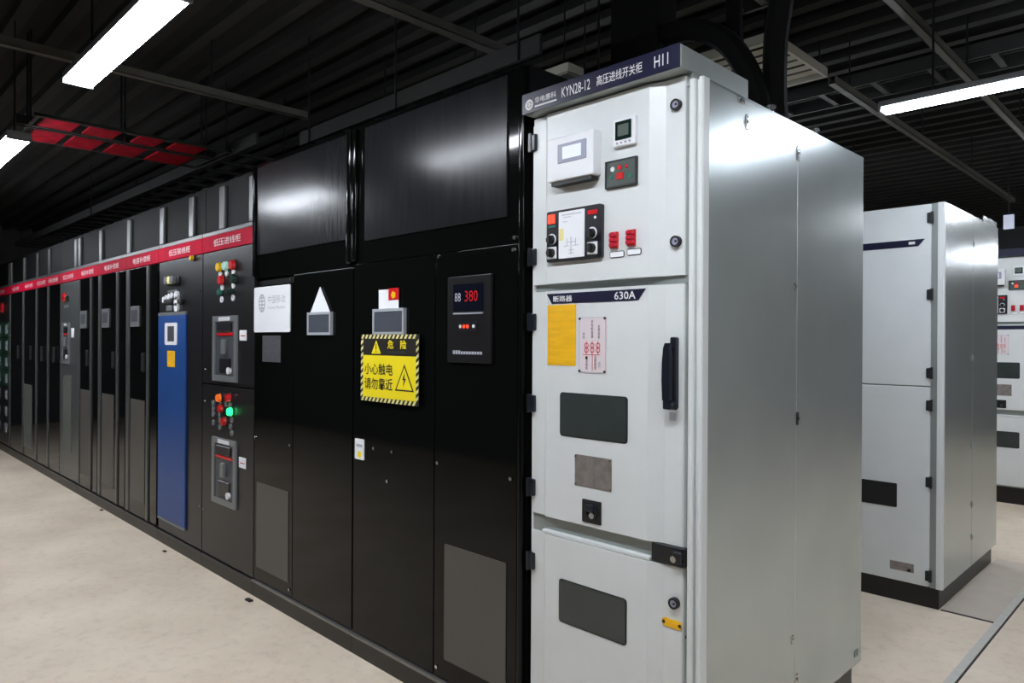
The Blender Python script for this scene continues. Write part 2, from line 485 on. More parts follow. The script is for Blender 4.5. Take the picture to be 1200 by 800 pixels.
    for k, (mm, x, z, r) in enumerate((('plastic_white', -0.352, 2.262, 0.009), ('lamp_red', -0.322, 2.264, 0.009), ('lamp_red', -0.292, 2.264, 0.006), ('teal', -0.276, 2.228, 0.009), ('teal', -0.36, 2.235, 0.007))):
        B().cyl((x, -0.0125, z), (x, -0.009, z), r, 12).build('indicator', mm, mC)
    B().rrect(-0.334, -0.306, 2.222, 2.246, -0.0125, -0.009, 0.002).build('digit_window', 'lamp_red', mC)
    # mimic relay
    rl = B().rrect(-0.664, -0.397, 1.952, 2.147, -0.016, 0.0, 0.008).build('mimic_controller', 'relay', t); rl['label'] = 'black switch controller with white mimic diagram and four knobs'
    B().rrect(-0.600, -0.475, 1.962, 2.138, -0.0185, -0.015, 0.002).build('mimic_plate', 'paper', rl)
    g = B()
    for x0, x1, z0, z1 in ((-0.540, -0.537, 1.975, 2.04), (-0.560, -0.515, 2.02, 2.022), (-0.560, -0.558, 2.008, 2.035), (-0.517, -0.515, 2.008, 2.035), (-0.575, -0.548, 2.006, 2.008),
                           (-0.53, -0.503, 2.006, 2.008), (-0.55, -0.524, 1.99, 1.992), (-0.55, -0.524, 1.978, 1.98), (-0.585, -0.49, 2.124, 2.127), (-0.578, -0.54, 2.115, 2.117),
                           (-0.58, -0.557, 2.098, 2.100)):
        g.box(x0, x1, -0.0192, -0.018, z0, z1)
    g.build('mimic_lines', 'letter_grey', rl)
    B().box(-0.598, -0.576, -0.0192, -0.018, 2.03, 2.075).build('mimic_mark', 'pale_yellow', rl)
    for x in (-0.648, -0.629):
        B().box(x - 0.0075, x + 0.0075, -0.0195, -0.015, 2.100, 2.134).build('digit', 'led_red', rl)
    B().box(-0.655, -0.618, -0.0185, -0.015, 2.084, 2.093).build('digit_caption', 'teal', rl)
    B().box(-0.459, -0.415, -0.0185, -0.015, 2.112, 2.128).build('caption', 'lamp_red', rl)
    B().cyl((-0.425, -0.019, 2.10), (-0.425, -0.015, 2.10), 0.005, 10).build('button', 'plastic_white', rl)
    for x, z, wht in ((-0.636, 2.04, 0), (-0.636, 1.99, 1), (-0.438, 2.045, 0), (-0.438, 1.992, 1)):
        if wht:
            B().box(x - 0.024, x + 0.024, -0.019, -0.015, z - 0.026, z + 0.020, 0.002, 1).build('knob_plate', 'plastic_white', rl)
        else:
            B().ring(x, z, 0.021, 0.016, -0.020, -0.015).build('knob_plate', 'plastic_white', rl)
        B().cyl((x, -0.034, z - 0.003), (x, -0.015, z - 0.003), 0.0165, 16, 0.018).box(x - 0.005, x + 0.005, -0.042, -0.03, z - 0.019, z + 0.013, 0.002, 1).build('knob', 'rubber', rl)
    # two red test terminals and their caption frames
    for x0, x1, z0, z1, lx0, lx1, lz0, lz1 in ((-0.364, -0.332, 1.984, 2.036, -0.370, -0.306, 1.947, 1.971), (-0.291, -0.257, 1.987, 2.037, -0.295, -0.234, 1.950, 1.974)):
        s = B()
        for k in range(3):
            zz = z0 + (z1 - z0) * (k + 0.5) / 3
            s.box(x0 + 0.002, x1 - 0.002, -0.022, 0, zz - 0.0075, zz + 0.0075, 0.003, 1)
        s = s.build('link_switch', 'red', t)
        B().box(x0, x1, -0.008, 0.0, z0 - 0.003, z1 + 0.003).build('base', 'lamp_red', s)
        cp = B().rrect(lx0 + 0.003, lx1 - 0.003, lz0 + 0.003, lz1 - 0.003, -0.003, 0, 0.004).build('caption_plate', 'paper', t)
        B().rrect(lx0, lx1, lz0, lz1, -0.002, 0.0, 0.008).build('caption_frame', 'rubber', cp)
    # --- middle door
    st = B().prism_xz([(-0.675, 1.832), (-0.215, 1.832), (-0.245, 1.793), (-0.648, 1.793)], -0.0025, 0.0).build('rating_strip', 'navy', t)
    text('断路器', -0.640, -0.545, 1.799, 1.823, -0.003, 'letter', st, bold=0.01)
    text('630A', -0.348, -0.256, 1.798, 1.826, -0.003, 'letter', st, bold=0.012)
    am = plate(-0.670, -0.527, 1.557, 1.788, -0.002, 0.0, 'notice_sticker', 'amber', t, 0.002); am['label'] = 'plain amber yellow sticker'
    dp = plate(-0.512, -0.383, 1.533, 1.739, -0.003, 0.0, 'circuit_plate', 'plate_pale', t, 0.004); dp['label'] = 'pale riveted circuit diagram plate'
    B().frame(-0.510, -0.385, 1.535, 1.737, 0.002, -0.0036, -0.002).build('plate_border', 'letter_grey', dp)
    for x in (-0.506, -0.389):
        for z in (1.539, 1.733):
            B().cyl((x, -0.006, z), (x, -0.002, z), 0.005, 8).build('rivet', 'rubber', dp)
    def vtext(s, x, ztop, h, m):
        for k, ch in enumerate(s):
            text(ch, x - h * 0.42, x + h * 0.42, ztop - h * (k + 1) + 0.001, ztop - h * k, -0.0038, m, dp, 'caption')
    vtext('手车断路器', -0.447, 1.728, 0.0135, 'letter_black')
    vtext('主母线室', -0.416, 1.709, 0.0125, 'letter_black')
    vtext('接地', -0.487, 1.682, 0.0125, 'letter_black')
    vtext('一次电缆', -0.473, 1.594, 0.0125, 'letter_black')
    vtext('五防联锁', -0.432, 1.596, 0.0125, 'letter_black')
    vtext('运行', -0.413, 1.575, 0.0125, 'letter_black')
    rg = B()
    for x in (-0.474, -0.447, -0.420):
        rg.ring(x, 1.634, 0.010, 0.0075, -0.0038, -0.003, 14).ring(x, 1.617, 0.010, 0.0075, -0.0038, -0.003, 14)
        rg.box(x - 0.001, x + 0.001, -0.0038, -0.003, 1.600, 1.650)
    rg.box(-0.490, -0.41, -0.0038, -0.003, 1.599, 1.601).box(-0.447, -0.445, -0.0038, -0.003, 1.54, 1.60)
    rg.build('diagram_lines', 'lamp_red', dp)
    # handle
    hd = B().box(-0.118, -0.094, -0.004, 0.02, 1.425, 1.665, 0.004, 1).build('door_handle', 'handle', md)
    gp = B().prism_xz([(-0.127, 1.455), (-0.130, 1.52), (-0.129, 1.58), (-0.124, 1.63), (-0.118, 1.645), (-0.106, 1.645), (-0.100, 1.60), (-0.100, 1.46), (-0.108, 1.45)], -0.032, -0.012)
    gp.box(-0.118, -0.102, -0.03, 0.0, 1.628, 1.645).box(-0.128, -0.098, -0.03, 0.0, 1.424, 1.456, 0.006)
    gp.cyl((-0.084, -0.015, 1.437), (-0.10, -0.015, 1.437), 0.013, 12).build('handle_grip', 'handle', md)
    B().box(-0.128, -0.104, 0.0155, 0.0185, 1.385, 1.412).build('handle_caption', 'letter_grey', md)
    # windows
    for d, z0, z1 in ((md, 1.292, 1.452), (ld, 0.582, 0.741)):
        B().rrect(-0.604, -0.288, z0 - 0.003, z1 + 0.003, -0.002, 0.002, 0.013).build('window_seal', 'rubber', d)
        B().rrect(-0.599, -0.293, z0 + 0.002, z1 - 0.002, -0.0035, 0.0, 0.010).build('viewing_window', 'glass_dark', d)
    np_ = plate(-0.528, -0.357, 1.111, 1.227, -0.002, 0, 'rating_plate', 'plate_steel', t, 0.003); np_['label'] = 'dull steel rating plate with illegible print'
    B().box(-0.446, -0.443, -0.0026, -0.001, 1.118, 1.22).build('plate_fold', 'frame_grey', np_)
    for x in (-0.522, -0.363):
        for z in (1.117, 1.221):
            B().cyl((x, -0.005, z), (x, 0, z), 0.004, 8).build('rivet', 'chrome', np_)
    ky = B().rrect(-0.490, -0.402, 0.982, 1.066, -0.004, 0, 0.003).build('crank_socket', 'rubber', t)
    B().ring(-0.446, 1.024, 0.030, 0.020, -0.010, -0.003, 18).box(-0.468, -0.43, -0.014, -0.004, 1.024, 1.05, 0.004).build('socket_flap', 'handle', ky)
    B().cyl((-0.440, -0.012, 1.012), (-0.440, -0.004, 1.012), 0.012, 12).build('socket_pin', 'chrome', ky)
    yt = B().rrect(-0.153, -0.077, 0.690, 0.718, 0.0145, 0.0185, 0.012).build('warning_tag', 'amber', t)
    for x in (-0.146, -0.084):
        B().cyl((x, 0.013, 0.704), (x, 0.0165, 0.704), 0.006, 8).build('tag_screw', 'rubber', yt)
    B().cyl((-0.06, 0.02, 0.672), (-0.06, 0.036, 0.672), 0.007, 8).build('stud', 'rubber', t)
    # header
    hb = B().box(-0.767, -0.054, -0.045, 0.412, 2.54, 2.614, 0.002, 1).box(-0.767, -0.054, 0.03, 0.412, 2.507, 2.54).build('header_box', 'frame_grey', t)
    hp = B().box(-0.768, -0.056, -0.05, -0.045, 2.538, 2.616, 0.001, 1).build('header_plate', 'navy', t)
    B().ring(-0.728, 2.569, 0.021, 0.012, -0.0515, -0.05, 24).box(-0.733, -0.723, -0.0515, -0.05, 2.560, 2.578).box(-0.745, -0.711, -0.0515, -0.05, 2.5665, 2.5715).build('emblem', 'letter', hp)
    text('华电惠科', -0.698, -0.588, 2.567, 2.590, -0.0512, 'letter', hp, bold=0.006)
    B().box(-0.698, -0.586, -0.0515, -0.05, 2.553, 2.559).build('underline', 'letter', hp)
    text('KYN28-12', -0.560, -0.425, 2.556, 2.594, -0.0512, 'letter', hp)
    text('高压进线开关柜', -0.395, -0.200, 2.558, 2.594, -0.0512, 'letter', hp, bold=0.004)
    text('H11', -0.152, -0.098, 2.558, 2.596, -0.0512, 'letter', hp)
    B().cyl((-0.20, 0.02, 2.614), (-0.20, 0.02, 2.634), 0.008, 8).build('header_bolt', 'chrome', hb)
    # lifting bolts and side clips
    for y in (0.545, 0.95):
        B().cyl((-0.03, y, 2.505), (-0.03, y, 2.535), 0.012, 10).cyl((-0.03, y, 2.535), (-0.03, y, 2.545), 0.018, 10).build('lifting_bolt', 'chrome', t)
    for y, z, w, h, mm in ((0.251, 2.487, 0.03, 0.010, 'chrome'), (0.295, 2.422, 0.012, 0.026, 'chrome'), (0.717, 2.391, 0.016, 0.028, 'chrome'), (0.69, 1.867, 0.009, 0.018, 'chrome'),
                           (0.723, 1.35, 0.013, 0.026, 'rubber'), (0.69, 0.488, 0.009, 0.018, 'chrome'), (0.729, 0.322, 0.013, 0.02, 'chrome'), (1.37, 0.228, 0.03, 0.016, 'frame_grey')):
        clip(B(), y, z, w, h).build('panel_clip', mm, t)
    return t
sw1 = build_switchgear()
sw3 = copy_tree(sw1, None, skip=('panel_clip', 'lettering', 'emblem', 'underline', 'notice_sticker'))
sw3.location = (-0.385 - 0.015, 0.7 + 6.72, 0)
sw3['label'] = 'distant white switchgear cabinet with instruments, cut by the right picture edge'
for ch in sw3.children_recursive:
    if ch.name.startswith('digit_window'):
        ch.data = ch.data.copy(); ch.data.materials[0] = MT['led_red']

# ------------------------------------------------------------------ second white cabinet, seen from its rear doors
def build_rear_cabinet():
    x1, x0, y0, y1 = -0.035, -0.806, 2.9, 4.33
    t = thing('switchgear_cabinet', 'white switchgear cabinet behind, rear doors with navy stripe and black plinth', 'cabinet', ((x0 + x1) / 2, 3.6, 0), 'white switchgear cabinets')
    B().box(x0 + 0.006, x1 - 0.008, y0 + 0.03, y1 - 0.005, 0.13, 2.51).build('frame', 'frame_grey', t)
    B().box(x0 + 0.02, x1 - 0.025, y0 + 0.025, y1 - 0.03, 0, 0.13, 0.003, 1).build('plinth', 'plinth', t)
    B().box(x1 - 0.008, x1, y0 + 0.02, y0 + 0.70, 0.132, 2.515, 0.002, 1).build('side_panel', 'white_side', t)
    B().box(x1 - 0.008, x1, y0 + 0.703, y1, 0.132, 2.515, 0.002, 1).build('side_panel', 'white_side', t)
    B().box(x0, x0 + 0.006, y0 + 0.02, y1, 0.132, 2.515, 0.002, 1).build('side_panel', 'white_side', t)
    B().box(x0, x1, y0 + 0.02, y1, 2.51, 2.517).build('top_panel', 'white_side', t)
    B().prism_xy([(x1 - 0.035, y0 + 0.03), (x1 - 0.035, y0), (x1 - 0.008, y0), (x1 + 0.001, y0 + 0.008), (x1 + 0.001, y0 + 0.03)], 0.132, 2.517).build('corner_post', 'white', t)
    B().box(x0, x0 + 0.03, y0, y0 + 0.03, 0.132, 2.517, 0.003, 1).build('corner_post', 'white', t)
    ud = B().box(x0 + 0.032, x1 - 0.072, y0 - 0.004, y0 + 0.028, 1.381, 2.512, 0.004, 1).build('door', 'white', t)
    ld = B().box(x0 + 0.032, x1 - 0.072, y0 - 0.004, y0 + 0.028, 0.136, 1.375, 0.004, 1).build('door', 'white', t)
    B().box(x1 - 0.071, x1 - 0.036, y0 + 0.006, y0 + 0.03, 0.132, 2.515).build('door_jamb', 'frame_grey', t)
    for z in (2.427, 1.95, 1.463, 1.262, 0.786, 0.205):
        B().box(-0.128, -0.100, y0 - 0.016, y0, z - 0.032, z + 0.032, 0.006).cyl((-0.1, y0 - 0.008, z - 0.036), (-0.1, y0 - 0.008, z + 0.036), 0.009, 10).build('hinge', 'rubber', ud if z > 1.38 else ld)
    s = B().prism_xz([(x0 + 0.04, 2.299), (-0.14, 2.299), (-0.178, 2.255), (x0 + 0.04, 2.255)], y0 - 0.006, y0 - 0.003).build('rating_strip', 'navy', t)
    B().box(-0.232, -0.196, y0 - 0.0068, y0 - 0.005, 2.27, 2.286).build('strip_mark', 'letter', s)
    B().rrect(-0.60, -0.292, 0.601, 0.753, y0 - 0.007, y0 - 0.003, 0.006).build('viewing_window', 'rubber', ld)
    p = B().rrect(-0.331, -0.192, 0.203, 0.258, y0 - 0.006, y0 - 0.003, 0.003).build('rating_plate', 'plate_steel', t)
    B().cyl((-0.218, y0 - 0.014, 0.216), (-0.218, y0 - 0.005, 0.216), 0.010, 10).build('plate_knob', 'rubber', p)
    for y, z in ((3.6, 2.33), (3.6, 1.55), (3.6, 0.95), (3.6, 0.55), (3.6, 0.33)):
        B().box(x1, x1 + 0.004, y - 0.010, y + 0.010, z - 0.022, z + 0.022, 0.001, 1).cyl((x1, y, z), (x1 + 0.009, y, z), 0.006, 8).build('panel_clip', 'frame_grey', t)
    # upright strip added on the top edge in place of bright reflections
    B().box(x1 - 0.01, x1 - 0.004, 3.9, 4.31, 2.517, 2.56, 0.001, 1).build('reflection_strip', 'white_side', t)
    return t
build_rear_cabinet()

# ------------------------------------------------------------------ the black row
ROWTOP = 2.765
def black_cabinet(name, label, x0, x1):
    t = thing(name, label, 'cabinet', ((x0 + x1) / 2, 0.5, 0), 'black cabinets of the row')
    B().box(x0 + 0.003, x1 - 0.003, 0.022, 0.95, 0.11, ROWTOP).build('body', 'black_matt', t)
    B().box(x0 + 0.001, x1 - 0.001, 0.0, 0.94, 0, 0.102).build('plinth', 'plinth', t)
    B().box(x0 + 0.001, x1 - 0.001, -0.016, 0.03, 0.098, 0.111, 0.003, 2).build('plinth_lip', 'lip', t)
    return t
def dots(t, pts, y=0.0):
    for x, z in pts:
        B().cyl((x, y - 0.005, z), (x, y + 0.002, z), 0.0085, 8).build('screw', 'chrome', t)
def holder(t, x0, x1, z0, z1):
    h = B().box(x0, x1, -0.014, 0, z0, z1, 0.002, 1).build('document_holder', 'clear', t)
    B().frame(x0 - 0.002, x1 + 0.002, z0 - 0.002, z1 + 0.002, 0.014, -0.017, 0.0).build('holder_rim', 'holder_edge', h)
    return h

# --- cabinet with the white notice
a0, a1 = -3.219, -2.058
t = black_cabinet('control_cabinet', 'black two-door cabinet with white notice and pale triangle on its doors', a0, a1)
d1 = B().box(a0 + 0.004, -2.711, 0.0, 0.022, 0.118, 1.99, 0.003).build('door', 'black', t)
d2 = B().box(-2.706, a1 - 0.004, 0.0, 0.022, 0.118, 2.033, 0.003).build('door', 'black', t)
B().box(a0 + 0.004, a1 - 0.004, 0.004, 0.03, 2.037, ROWTOP, 0.004).build('upper_casing', 'black', t)
B().box(a0 + 0.03, a1 - 0.062, -0.004, 0.01, 2.185, 2.745, 0.003).build('upper_panel', 'black_panel', t)
B().box(a1 - 0.046, a1 - 0.004, -0.022, 0.01, 2.05, ROWTOP - 0.01, 0.012, 4).build('corner_post', 'black', t)
B().box(a0, a0 + 0.022, -0.022, 0.01, 2.05, ROWTOP - 0.01, 0.01, 4).build('corner_post', 'black', t)
B().rrect(-3.174, -2.756, 0.199, 0.741, -0.004, 0.001, 0.006).build('grille', 'mesh', d1)
sg = plate(-3.216, -2.743, 1.695, 1.980, -0.006, 0.0, 'notice_board', 'paper', t, 0.012); sg['label'] = 'white notice with faint grey round emblem'
e = B().ring(-3.105, 1.878, 0.058, 0.047, -0.0068, -0.006, 24, 0.75)
for k in range(4):
    e.box(-3.138, -3.072, -0.0068, -0.006, 1.842 + k * 0.022, 1.85 + k * 0.022)
e.box(-3.110, -3.1, -0.0068, -0.006, 1.83, 1.925)
e.build('emblem', 'letter_grey', sg)
text('中国移动', -3.025, -2.80, 1.872, 1.922, -0.0066, 'letter_grey', sg)
text('China Mobile', -3.025, -2.80, 1.838, 1.856, -0.0066, 'letter_grey', sg)
plate(-3.103, -2.864, 1.510, 1.674, -0.003, 0, 'grey_label', 'plate_grey', t, 0.004)
B().prism_xz([(-2.496, 1.795), (-2.273, 1.795), (-2.385, 1.945)], -0.010, -0.007).build('white_triangle', 'paper', t)['label'] = 'white triangle at the top of a holder'  # flat white triangle rising from the holder
holder(t, -2.514, -2.263, 1.678, 1.802)
dots(t, [(-2.74, 2.006), (-3.20, 1.02), (-2.74, 1.02), (-2.74, 0.16), (-2.085, 2.065)])

# --- cabinet with the yellow warning sign
b0, b1 = -2.056, -0.792
t = black_cabinet('control_cabinet', 'black two-door cabinet with yellow warning sign and small display', b0, b1)
d1 = B().box(b0 + 0.006, -1.373, 0.0, 0.022, 0.118, 2.045, 0.003).build('door', 'black', t)
d2 = B().box(-1.367, -0.836, 0.0, 0.022, 0.118, 2.045, 0.003).build('door', 'black', t)
B().box(b0 + 0.004, -0.836, 0.004, 0.03, 2.049, ROWTOP, 0.004).build('upper_casing', 'black', t)
B().box(-1.952, -0.900, -0.004, 0.01, 2.160, 2.745, 0.003).build('upper_panel', 'black_panel', t)
B().box(b0 + 0.004, b0 + 0.04, -0.022, 0.01, 2.06, ROWTOP - 0.01, 0.012, 4).build('corner_post', 'black', t)
B().box(-0.832, b1 - 0.012, -0.006, 0.03, 0.118, ROWTOP, 0.010, 4).build('end_post', 'black', t)
B().rrect(-1.290, -0.894, 0.213, 0.734, -0.004, 0.001, 0.006).build('grille', 'mesh', d2)
# paper card, holder, warning sign
cd = B().rrect(-1.807, -1.641, 1.79, 1.900, -0.011, -0.008, 0.003).build('paper_card', 'paper', t); cd['label'] = 'white card with red flag corner'
B().box(-1.722, -1.638, -0.0125, -0.0105, 1.846, 1.904).build('red_corner', 'led_red', cd).data.materials[0] = MT['lamp_red']
B().cyl((-1.68, -0.014, 1.87), (-1.68, -0.012, 1.87), 0.02, 5).build('yellow_star', 'lamp_yellow', cd)
holder(t, -1.852, -1.591, 1.678, 1.803)
sx0, sx1, sz0, sz1 = -1.952, -1.464, 1.340, 1.678
ws = plate(sx0, sx1, sz0, sz1, -0.020, -0.0165, 'warning_sign', 'sign_black', t, 0.004); ws['label'] = 'yellow and black electric shock warning sign'
B().box(sx0 + 0.1, sx1 - 0.1, -0.0166, 0.0, sz0 + 0.1, sz1 - 0.1).build('sign_spacer', 'sign_black', ws)
bw = 0.020
g = B()
n = 14
for k in range(n):
    w = (sx1 - sx0 - 0.02) / n
    for z in (sz0 + 0.001, sz1 - bw - 0.001):
        xa = sx0 + 0.004 + k * w
        g.prism_xz([(xa, z), (xa + w * 0.5, z), (xa + w * 0.5 + 0.014, z + bw), (xa + 0.014, z + bw)], -0.0208, -0.02)
n = 9
for k in range(n):
    h = (sz1 - sz0 - 2 * bw) / n
    for x in (sx0 + 0.001, sx1 - bw - 0.001):
        za = sz0 + bw + k * h
        g.prism_xz([(x, za), (x, za + h * 0.5), (x + bw, za + h * 0.5 + 0.014), (x + bw, za + 0.014)], -0.0208, -0.02)
g.build('hazard_stripe', 'pale_yellow', ws)
zs = sz1 - 0.105
B().box(sx0 + bw + 0.002, sx1 - bw - 0.002, -0.0208, -0.02, sz0 + bw + 0.002, zs).build('yellow_field', 'yellow', ws)
tr = B().prism_xz([(-1.855, zs + 0.008), (-1.772, zs + 0.008), (-1.8135, zs + 0.075)], -0.0208, -0.02).build('warning_triangle', 'yellow', ws)
B().box(-1.8165, -1.8105, -0.0215, -0.0205, zs + 0.028, zs + 0.058).box(-1.8165, -1.8105, -0.0215, -0.0205, zs + 0.015, zs + 0.022).build('exclamation_mark', 'letter_black', ws)
text('危', -1.715, -1.665, zs + 0.034, zs + 0.077, -0.0209, 'yellow', ws, bold=0.02)
text('险', -1.610, -1.560, zs + 0.034, zs + 0.077, -0.0209, 'yellow', ws, bold=0.02)
text('DANGER', -1.705, -1.57, zs + 0.012, zs + 0.024, -0.0209, 'plate_grey', ws)
text('小心触电', -1.915, -1.670, 1.475, 1.533, -0.0216, 'letter_black', ws, bold=0.012)
text('请勿靠近', -1.915, -1.670, 1.402, 1.460, -0.0216, 'letter_black', ws, bold=0.012)
tri = B()
tri_o = [(-1.650, 1.405), (-1.500, 1.405), (-1.575, 1.535)]
tri.prism_xz(tri_o, -0.0215, -0.0205).build('triangle_outline', 'letter_black', ws)
B().prism_xz([(-1.637, 1.412), (-1.513, 1.412), (-1.575, 1.520)], -0.0221, -0.0213).build('triangle_inner', 'yellow', ws)
B().prism_xz([(-1.571, 1.495), (-1.590, 1.458), (-1.577, 1.460), (-1.585, 1.425), (-1.560, 1.466), (-1.573, 1.464)], -0.0227, -0.022).build('lightning_bolt', 'letter_black', ws)
ss = plate(-2.030, -1.946, 1.028, 1.135, -0.004, 0, 'inspection_tag', 'paper', t, 0.006)
B().cyl((-1.985, -0.0046, 1.055), (-1.985, -0.0038, 1.055), 0.018, 12).build('tag_mark', 'yellow', ss)
B().box(-2.015, -1.96, -0.0046, -0.0038, 1.093, 1.108).build('tag_line', 'letter_grey', ss)
# display unit
dv = B().box(-1.265, -0.980, -0.014, 0, 1.553, 1.931, 0.004).build('display_unit', 'charcoal', t); dv['label'] = 'dark grey display unit with red digits'
B().rrect(-1.222, -1.028, 1.778, 1.896, -0.0165, -0.013, 0.004).build('screen', 'screen_navy', dv)
B().box(-1.222, -1.028, -0.018, -0.013, 1.764, 1.771).build('screen_ledge', 'holder_edge', dv)
text('88', -1.212, -1.172, 1.820, 1.858, -0.0168, 'letter_grey', dv, 'digits')
text('380', -1.145, -1.06, 1.818, 1.866, -0.0168, 'lamp_red', dv, 'digits')
B().rrect(-1.190, -1.065, 1.690, 1.732, -0.0165, -0.013, 0.01).build('indicator_strip', 'relay', dv)
for k, (x, mm) in enumerate(((-1.172, 'plastic_white'), (-1.148, 'led_red'), (-1.125, 'led_red'), (-1.085, 'plastic_white'))):
    B().cyl((x, -0.019, 1.711), (x, -0.016, 1.711), 0.008, 10).build('indicator', mm, dv)
g = B()
for k in range(11):
    g.box(-1.225 + k * 0.0178, -1.225 + k * 0.0178 + 0.013, -0.0148, -0.0138, 1.590, 1.606 - 0.004 * (k > 2))
g.build('print_line', 'letter_grey', dv)
dots(t, [(b0 + 0.03, 2.07), (-1.345, 2.03), (-0.855, 2.07), (-0.86, 2.02), (-1.86, 1.10), (-1.70, 1.10), (-1.345, 1.09), (-1.345, 0.16), (-0.87, 1.085), (-1.74, 0.95)])

# ------------------------------------------------------------------ red-banded low-voltage row
B_Z0, B_Z1 = 2.272, 2.382
def banded(name, label, x0, x1, words, uprights, body='charcoal', group='red-banded cabinets of the row'):
    t = thing(name, label, 'cabinet', ((x0 + x1) / 2, 0.5, 0), group)
    B().box(x0 + 0.003, x1 - 0.003, 0.03, 0.95, 0.11, B_Z1 + 0.03).build('body', 'black_matt', t)
    B().box(x0 + 0.001, x1 - 0.001, 0.0, 0.94, 0, 0.085).build('plinth', 'plinth', t)
    B().box(x0 + 0.001, x1 - 0.001, -0.010, 0.03, 0.085, 0.105, 0.003, 1).build('plinth_lip', 'charcoal', t)
    bd = B().box(x0 + 0.001, x1 - 0.001, -0.006, 0.03, B_Z0, B_Z1, 0.003, 1).build('header_band', 'red_band', t)
    B().box(x0 + 0.001, x1 - 0.001, -0.004, 0.03, B_Z1 + 0.001, B_Z1 + 0.03, 0.003, 1).build('top_rail', 'post_grey', t)
    w = (x1 - x0)
    cx = (x0 + x1) / 2
    text(words, cx - 0.22, cx + 0.22, B_Z0 + 0.03, B_Z1 - 0.03, -0.0066, 'letter', bd)
    # recessed upper casing with uprights
    B().box(x0 + 0.002, x1 - 0.002, 0.02, 0.94, B_Z1 + 0.03, ROWTOP - 0.02).build('upper_casing', 'black_matt', t)
    for u in uprights:
        u = min(max(u, x0 + 0.047), x1 - 0.047)
        B().box(u - 0.045, u + 0.045, -0.002, 0.03, B_Z1 + 0.03, ROWTOP - 0.05, 0.010, 3).build('upright', 'post_grey', t)
    return t

def lens(t, x, z, m, r=0.032, y=0.0):
    p = B().cyl((x, y - 0.006, z), (x, y, z), r + 0.006, 16).build('lamp_bezel', 'rubber', t)
    B().cyl((x, y - 0.028, z), (x, y - 0.004, z), r * 0.8, 16, r).build('lens', m, p)
def cap(t, x, z, m='plastic_white', r=0.02):
    B().cyl((x, -0.008, z), (x, 0.0, z), r, 12).build('caption_button', m, t)
def breaker(t, x0, x1, z0, z1):
    f = B().frame(x0, x1, z0, z1, 0.04, -0.014, 0.0).build('breaker_frame', 'breaker_frame', t)
    B().box(x0 + 0.04, x1 - 0.04, -0.006, 0.0, z0 + 0.04, z1 - 0.04).build('breaker_face', 'breaker', f)
    w, h = x1 - x0, z1 - z0
    B().box(x0 + 0.11, x1 - 0.10, -0.017, -0.013, z1 - 0.034, z1 - 0.008).build('maker_label', 'plastic_white', f)
    B().box(x0 + 0.07, x1 - 0.06, -0.012, -0.005, z1 - 0.30 * h, z1 - 0.26 * h).build('red_line', 'lamp_red', f)
    B().box(x0 + 0.08, x1 - 0.08, -0.016, -0.005, z1 - 0.24 * h, z1 - 0.11 * h, 0.004, 1).build('trip_unit', 'relay', f)
    B().box(x0 + w * 0.45, x0 + w * 0.58, -0.03, -0.005, z1 - 0.58 * h, z1 - 0.36 * h, 0.006).build('charging_lever', 'breaker_frame', f)
    B().box(x0 + w * 0.30, x0 + w * 0.75, -0.014, -0.005, z0 + 0.12 * h, z0 + 0.36 * h, 0.004, 1).build('button_block', 'relay', f)
    B().cyl((x0 + w * 0.72, -0.024, z0 + 0.17 * h), (x0 + w * 0.72, -0.006, z0 + 0.17 * h), 0.024, 12).build('push_button', 'plastic_white', f)

# breaker cabinet next to the black pair
x0, x1 = -4.064, -3.221
t = banded('breaker_cabinet', 'dark cabinet with coloured pilot lamps and two stacked breakers beside blue cover', x0, x1, '低压进线柜', (-3.74, x1 - 0.03))
B().box(x0 + 0.004, x1 - 0.004, 0.0, 0.03, 1.335, B_Z0 - 0.004, 0.003).build('door', 'charcoal', t)
B().box(x0 + 0.004, x1 - 0.004, 0.0, 0.03, 0.112, 1.325, 0.003).build('door', 'charcoal', t)
breaker(t, -3.858, -3.466, 1.359, 1.810)
breaker(t, -3.862, -3.470, 0.508, 0.965)
for x, z in ((-3.444, 1.64), (-3.444, 0.80)):
    q = B().box(x + 0.01, x + 0.11, -0.006, 0, z, z + 0.07, 0.002, 1).build('breaker_tag', 'paper', t)
    B().box(x + 0.03, x + 0.10, -0.0068, -0.005, z + 0.03, z + 0.036).build('tag_line', 'lamp_red', q)
for x, z, m in ((-3.748, 2.150, 'lamp_yellow'), (-3.643, 2.150, 'lamp_green_pale'), (-3.535, 2.150, 'lamp_red'), (-3.718, 2.058, 'lamp_red'), (-3.520, 2.058, 'lamp_dark_green'),
                (-3.735, 1.975, 'teal'), (-3.560, 1.972, 'lamp_dark_green')):
    lens(t, x, z, m, 0.036 if z > 2 else 0.022)
for x, z in ((-3.748, 2.103), (-3.643, 2.103), (-3.535, 2.103), (-3.718, 2.008), (-3.535, 2.014), (-3.725, 1.925), (-3.540, 1.93)):
    cap(t, x, z, 'plastic_white', 0.022)
for x, z, m in ((-3.744, 1.242, 'led_orange'), (-3.583, 1.252, 'lamp_red'), (-3.715, 1.170, 'lamp_red'), (-3.560, 1.160, 'led_green'), (-3.66, 1.085, 'lamp_red')):
    lens(t, x, z, m, 0.030)
for x, z in ((-3.86, 1.20), (-3.74, 1.200), (-3.64, 1.205), (-3.58, 1.205), (-3.86, 1.16), (-3.86, 1.12), (-3.745, 1.125), (-3.55, 1.105), (-3.745, 1.085), (-3.57, 1.055), (-3.745, 1.04), (-3.55, 1.015), (-3.86, 1.06)):
    cap(t, x, z, 'breaker_frame', 0.020)
dots(t, [(-4.02, 1.43), (-4.02, 1.20), (-3.235, 2.262), (-4.03, 0.42)])

